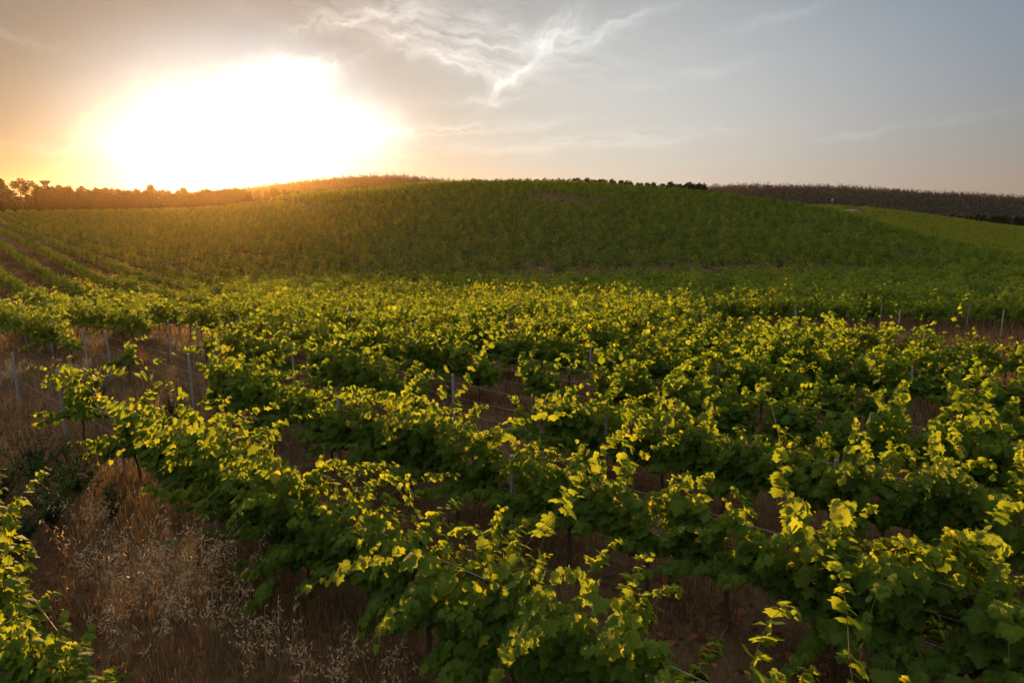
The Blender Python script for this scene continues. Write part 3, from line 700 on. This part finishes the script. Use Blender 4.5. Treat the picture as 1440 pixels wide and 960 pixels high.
for k in range(0, 9):
    t0 = t_for(2, 268)
    for j in range(-6, 10):
        t = t0+j*4.1+.3*k; x, y = at(k, t)
        if y < 3 or not near_edge(x, y): continue
        a, b = proj((x, y, float(ground(x, y))+1.4))
        if not (-20 < a < 1460 and b < 940) or math.hypot(x, y) < 9: continue
        if any(abs(t-t_for(kk_, pp)) < 2.2 for kk_, pp, _ in POSTS if kk_ == k): continue
        post(x, y, 1.5+rng.normal(0, .05), 'grey trellis post mostly wrapped in leaves in the %s' % ROWN[k], GP, lean=rng.normal(0, .02))
# posts of the bare strip behind the sunlit block
GS = 'bare posts in the dry strip behind the sunlit vines'
for k in range(9, 15):
    for j in range(-24, 12):
        t = j*4.6+1.1*k; x, y = at(k, t)
        if y < 12 or y > 60: continue
        a, b = proj((x, y, float(ground(x, y))+1.4))
        if not (880 < a < 1450) or (j+k) % 2: continue
        post(x, y, 1.4+rng.normal(0, .07), 'thin grey post standing in the dry strip behind the sunlit vines', GS, lean=rng.normal(0, .05), rad=.023)
for k in range(0, 5):
    ts = np.linspace(t_for(k, 1500 if k else 200), t_for(k, -60), 90)
    q = rn[None]*(P0+SP*k)+rd[None]*ts[:, None]; zz = ground(q[:, 0], q[:, 1]); zz = np.convolve(np.pad(zz, 6, mode='edge'), np.ones(13)/13, 'valid')
    for hh, nm in ((1.46, 'top'), (1.12, 'middle'), (.78, 'bottom')):
        if k == 0: hh -= .35
        pth = np.c_[q, zz+hh-.015*np.abs(np.sin(ts*math.pi/4.1))][None]
        v, qd, cp = tubes(pth, np.full((1, 90), .0026 if k == 0 else .0032), 4)
        tag(mesh_obj('trellis_wire', v, [qd, cp], M_wire), '%s steel wire of the %s' % (nm, ROWN[k]), 'wire', 'steel wires of the trellis')

# ------------------------------------------------------------------ dry grass and weeds
def blades(name, n, dmin, dmax, hmin, hmax, wid, seed, label):
    r = np.random.default_rng(seed)
    Y = np.sqrt(r.uniform(dmin**2, dmax**2, n)); X = r.uniform(-.83, .83, n)*Y+r.normal(0, .5, n)
    cl_ = np.sin(X*1.7+np.sin(Y*1.3))*np.sin(Y*1.9+.7*np.sin(X))+r.normal(0, .5, n); ok = cl_ > -.35; X, Y, cl_ = X[ok], Y[ok], cl_[ok]; n = len(X)
    ph = r.uniform(0, 6.283, n); le = r.uniform(.1, .9, n)
    T = np.c_[np.cos(ph)*le, np.sin(ph)*le, np.ones(n)]; N = np.c_[np.cos(ph), np.sin(ph), -le]
    h = r.uniform(hmin, hmax, n)*(.75+.25*np.clip(cl_, 0, 1.5))
    v, f, k = place(BLADE, np.c_[X, Y, ground(X, Y)-.02], T, -N, h, np.full(n, wid)*r.uniform(.6, 1.4, n))
    patch = .5+.25*np.sin(X*.6+1.1*np.sin(Y*.4))*np.cos(Y*.5)
    var = np.clip(patch*.5+.7*r.random(n)**1.3, 0, .92); g_ = r.random(n) < .06; var = np.where(g_, 1.0, var)
    return tag(mesh_obj(name, v, [f], M_grass, var=np.repeat(var, k)), label, 'grass', kind='stuff')
blades('dry_grass', 120000, 1.5, 13, .10, .42, .007, 61, 'brown dry grass under the nearest vine rows')
blades('dry_grass', 150000, 13, 34, .15, .5, .016, 62, 'dry grass between the farther sunlit rows')
def strip_grass():
    r = np.random.default_rng(63); n = 60000
    Y = r.uniform(14, 75, n); X = r.uniform(-.8, .83, n)*Y; q = X*rn[0]+Y*rn[1]; ok = (q > 20) & (q < 40) | (Y > 33) & (Y < 50); X, Y = X[ok], Y[ok]; n = len(X)
    ph = r.uniform(0, 6.283, n); T = np.c_[np.cos(ph)*.35, np.sin(ph)*.35, np.ones(n)]; N = np.c_[np.cos(ph), np.sin(ph), np.full(n, -.35)]
    v, f, k = place(BLADE, np.c_[X, Y, ground(X, Y)-.02], T, -N, r.uniform(.3, .8, n), r.uniform(.02, .04, n))
    tag(mesh_obj('strip_grass', v, [f], M_grass, var=np.repeat(np.clip(r.normal(.4, .2, n), 0, .9), k)), 'tall dry grass in the unplanted strip behind the sunlit vines', 'grass', kind='stuff')
strip_grass()
def field_grass():
    r = np.random.default_rng(64); n = 90000
    Y = np.sqrt(r.uniform(36**2, 125**2, n)); X = r.uniform(-.82, -.2, n)*Y
    ph = r.uniform(0, 6.283, n); T = np.c_[np.cos(ph)*.4, np.sin(ph)*.4, np.ones(n)]; N = np.c_[np.cos(ph), np.sin(ph), np.full(n, -.4)]
    v, f, k = place(BLADE, np.c_[X, Y, ground(X, Y)-.02], T, -N, r.uniform(.15, .5, n), r.uniform(.03, .07, n))
    pt = .25*np.sin(X*.3+np.sin(Y*.21))*np.cos(Y*.17)
    tag(mesh_obj('field_grass', v, [f], M_grass, var=np.repeat(np.clip(r.normal(.4, .2, n)+pt, 0, .95), k)), 'dry grass between the straight rows of the left field', 'grass', kind='stuff')
field_grass()

def litter():
    r = np.random.default_rng(66); n = 9000
    Y = np.sqrt(r.uniform(1.5**2, 20**2, n)); X = r.uniform(-.83, .83, n)*Y
    q = X*rn[0]+Y*rn[1]-P0; ok = np.abs((q/SP)-np.round(q/SP)) < .26+.3*r.random(n); X, Y = X[ok], Y[ok]; n = len(X); ph = r.uniform(0, 6.283, n)
    v, f, k = place(LEAF_MID, np.c_[X, Y, ground(X, Y)+.015], np.c_[np.cos(ph), np.sin(ph), r.normal(0, .25, n)], np.c_[r.normal(0, .3, (n, 2)), np.ones(n)], r.uniform(.05, .12, n))
    tag(mesh_obj('leaf_litter', v, [f], M_dock, var=np.repeat(r.random(n), k)), 'fallen brown vine leaves on the soil under the nearest rows', 'leaf litter', kind='stuff')
litter()
def oat_clump(x, y, n, h, spread, seed, label, name='oat_grass_clump', mat=None, spike=16, sz=.035):
    r = np.random.default_rng(seed); mat = mat or M_oat
    root = empty(name, (x, y, float(ground(x, y)))); K = 9; s = np.linspace(0, 1, K)
    ph = r.uniform(0, 6.283, n); b = np.c_[np.cos(ph), np.sin(ph), np.zeros(n)]*(np.sqrt(r.random(n))*spread*.5)[:, None]
    ph2 = ph+r.normal(0, .8, n); le = r.uniform(.1, .5, n); hh = h*np.clip(r.normal(.9, .18, n), .45, 1.3)
    pth = b[:, None]+np.stack([np.cos(ph2)[:, None]*(le*hh)[:, None]*s**2, np.sin(ph2)[:, None]*(le*hh)[:, None]*s**2, hh[:, None]*(s-.12*s**3)], -1)
    v, q, cp = tubes(pth, np.repeat((.0035-.0022*s)[None], n, 0), 3)
    mesh_obj('stems', v, [q, cp], mat, root, var=r.uniform(.1, .6, n).repeat(K*3))
    sid = np.repeat(np.arange(n), spike); m = len(sid); w = r.uniform(.58, 1, m); fi = w*(K-1); i0 = np.minimum(fi.astype(int), K-2); fr = (fi-i0)[:, None]
    P = pth[sid, i0]*(1-fr)+pth[sid, i0+1]*fr; a = r.uniform(0, 6.283, m); off = (1.05-w)*.16
    P = P+np.c_[np.cos(a)*off, np.sin(a)*off, r.normal(0, .015, m)]
    v, f, k = place(BLADE, P, np.c_[np.cos(a)*.5, np.sin(a)*.5, r.uniform(-1.2, .5, m)], np.c_[r.normal(0, .4, (m, 2)), np.ones(m)], sz*r.uniform(.6, 1.4, m), sz*.28*r.uniform(.7, 1.3, m))
    tag(mesh_obj('seed_heads', v, [f], mat, root, var=np.repeat(r.uniform(.2, 1, m), k)), kind='stuff')
    return tag(root, label, 'grass clump', 'clumps of dry seeding grass')
OATS = [(232, 880, 1.15, 40, 'tall dry oat grass clump in the middle of the lower left'), (275, 860, 1.2, 42, 'dense dry oat grass clump right of the tallest one at lower left'),
        (180, 860, 1.05, 34, 'dry oat grass clump left of the dense one at lower left'), (300, 910, 1.0, 34, 'dry oat grass clump under the front vine trunk'),
        (330, 850, .95, 26, 'thin dry oat grass clump against the nearest long row'), (210, 930, .95, 30, 'dry oat grass clump at the bottom edge beside the corner vine'),
        (140, 830, 1.0, 24, 'sparse oat grass clump over the dark weeds at left'), (380, 950, .75, 22, 'short oat grass clump near the bottom edge'),
        (520, 1010, .8, 14, 'pale oat grass stalks below the hanging vine leaves at bottom'), (460, 980, .6, 16, 'short dry grass clump left of the pale oat stalks at bottom'),
        (120, 760, .9, 20, 'slender oat grass clump beside the dark bush at left')]
for i, (px_, py_, h, n, lab) in enumerate(OATS):
    p = unproj(px_, py_); oat_clump(p[0], p[1], n, h, .55, 700+i, lab, sz=.052)
for i, (px_, py_, h, lab) in enumerate([(108, 545, .95, 'feathery bronze grass tuft left of the bare posts'), (392, 508, 1.1, 'feathery pale grass tuft behind the climbing vine at left'),
                                        (408, 500, 1.2, 'second feathery grass tuft right of the pale one'), (135, 492, .7, 'glowing orange grass tuft beside a grey post at left'),
                                        (15, 545, .8, 'feathery grass tuft at the left edge'), (60, 480, .7, 'small reddish grass tuft under the left clump of vines')]):
    p = unproj(px_, py_); oat_clump(p[0], p[1], 46, h, .7, 740+i, lab, name='feather_grass_tuft', spike=20, sz=.06)
for i, (px_, py_, h) in enumerate([(190, 520, 1.1), (205, 528, .9), (182, 530, .9), (325, 530, 1.1), (338, 535, 1.0), (352, 528, 1.0), (320, 540, .8), (365, 545, .8), (1005, 690, 1.0), (1255, 470, 1.1), (1150, 450, 1.1)]):
    p = unproj(px_, py_); o = oat_clump(p[0], p[1], 14, h, .45, 760+i, 'x', name='dock_plant', mat=M_dock, spike=46, sz=.045)
    lab = ['tallest rusty dock plant under the left climbing vine', 'rusty dock plant right of the tallest dock', 'rusty dock plant left of the tallest dock', 'tall rusty dock plant in the wired gap', 'rusty dock plant in the middle of the wired gap dock patch',
           'rusty dock plant right in the wired gap dock patch', 'low rusty dock plant in front of the wired gap dock patch', 'low rusty dock plant at the right end of the dock patch', 'rusty dock stalk between the second and third vine rows at right',
           'rusty dock plant in the dry strip at far right', 'rusty dock plant in the dry strip right of centre'][i]
    tag(o, lab, 'weed', 'rusty dry dock plants')
def bush(px_, py_, h, w, n, seed, label):
    r = np.random.default_rng(seed); p = unproj(px_, py_); root = empty('weed_bush', (p[0], p[1], p[2])); K = 7; s = np.linspace(0, 1, K); ns = 30
    ph = r.uniform(0, 6.283, ns); le = r.uniform(.2, 1, ns)*w; hh = h*r.uniform(.6, 1.1, ns)
    pth = np.stack([np.cos(ph)[:, None]*le[:, None]*s**1.3, np.sin(ph)[:, None]*le[:, None]*s**1.3, hh[:, None]*s], -1)
    v, q, cp = tubes(pth, np.repeat((.006-.004*s)[None], ns, 0), 3); mesh_obj('stems', v, [q, cp], M_shoot, root)
    sid = r.integers(0, ns, n); fi = r.uniform(.2, 1, n)*(K-1); i0 = np.minimum(fi.astype(int), K-2); fr = (fi-i0)[:, None]
    P = pth[sid, i0]*(1-fr)+pth[sid, i0+1]*fr; a = r.uniform(0, 6.283, n)
    v, f, k = place(BLADE, P, np.c_[np.cos(a), np.sin(a), r.normal(.3, .5, n)], np.c_[r.normal(0, .3, (n, 2)), np.ones(n)], r.uniform(.05, .11, n), r.uniform(.018, .035, n))
    mesh_obj('foliage', v, [f], M_weed, root, var=np.repeat(r.random(n), k)); tag(root, label, 'weed', 'dark leafy weeds at lower left')
for i, a in enumerate([(25, 790, 1.0, .7, 1500, 'dark leafy weed bush at the left edge above the corner vine'), (75, 745, 1.0, .8, 1700, 'dark leafy weed bush right of the one at the left edge'), (5, 710, .8, .6, 1100, 'dark leafy weed bush under the lone arching vine'), (110, 700, .9, .9, 1900, 'dark leafy weed bush nearest the foot of the lone arching vine'), (45, 675, .8, .9, 1800, 'dark leafy weed bush farthest back at the left edge'),
                       (160, 735, .8, .3, 500, 'upright green weed left of the nearest long row'), (245, 585, .5, .5, 700, 'low green weed bush at the foot of the bare post'), (140, 560, .5, .5, 600, 'low green weed bush behind the lone arching vine')]):
    bush(*a[:5], 800+i, a[5])
# stones on the bare path between rows
def stone(px_, py_, s, seed, label):
    r = np.random.default_rng(seed); p = unproj(px_, py_); n1, n2 = 6, 9; th = np.linspace(0, np.pi, n1); an = np.arange(n2)/n2*6.283
    rad = 1+r.normal(0, .13, (n1, n2)); rad[0] = rad[0, 0]; rad[-1] = rad[-1, 0]
    v = np.stack([np.sin(th)[:, None]*np.cos(an)*rad, np.sin(th)[:, None]*np.sin(an)*rad*.75, np.cos(th)[:, None]*rad*.45], -1).reshape(-1, 3)*s
    i = np.arange(n1*n2).reshape(n1, n2); q = np.stack([i[:-1], i[1:], np.roll(i[1:], -1, 1), np.roll(i[:-1], -1, 1)], -1).reshape(-1, 4)
    o = mesh_obj('stone', v, [q], M_stone); o.location = (p[0], p[1], p[2]+s*.15); o.rotation_euler = (0, 0, r.uniform(0, 6)); tag(o, label, 'stone', 'stones between the vine rows')
stone(1140, 702, .2, 1, 'pale flat stone on bare earth between vine rows at right'); stone(1195, 712, .17, 2, 'dark stone right of the pale flat stone at right'); stone(1165, 715, .09, 3, 'small stone between the two bigger stones at right')

# ------------------------------------------------------------------ haze
HAZE = 0.00004
if HAZE:
    zlow = float(GZ.min())-1.5
    v, f = box(0, 780, (zlow+48)/2, 3900, 1840, 48-zlow)
    m, n = material('haze'); pv = n.n('ShaderNodeVolumePrincipled', ins={'Color': (1.0, .66, .34, 1), 'Density': HAZE, 'Anisotropy': .82})
    m.node_tree.links.new(pv.outputs[0], n.n('ShaderNodeOutputMaterial').inputs['Volume'])
    h_ = mesh_obj('haze', v, f, m); tag(h_, 'warm evening haze filling the valley air', 'haze', kind='stuff')
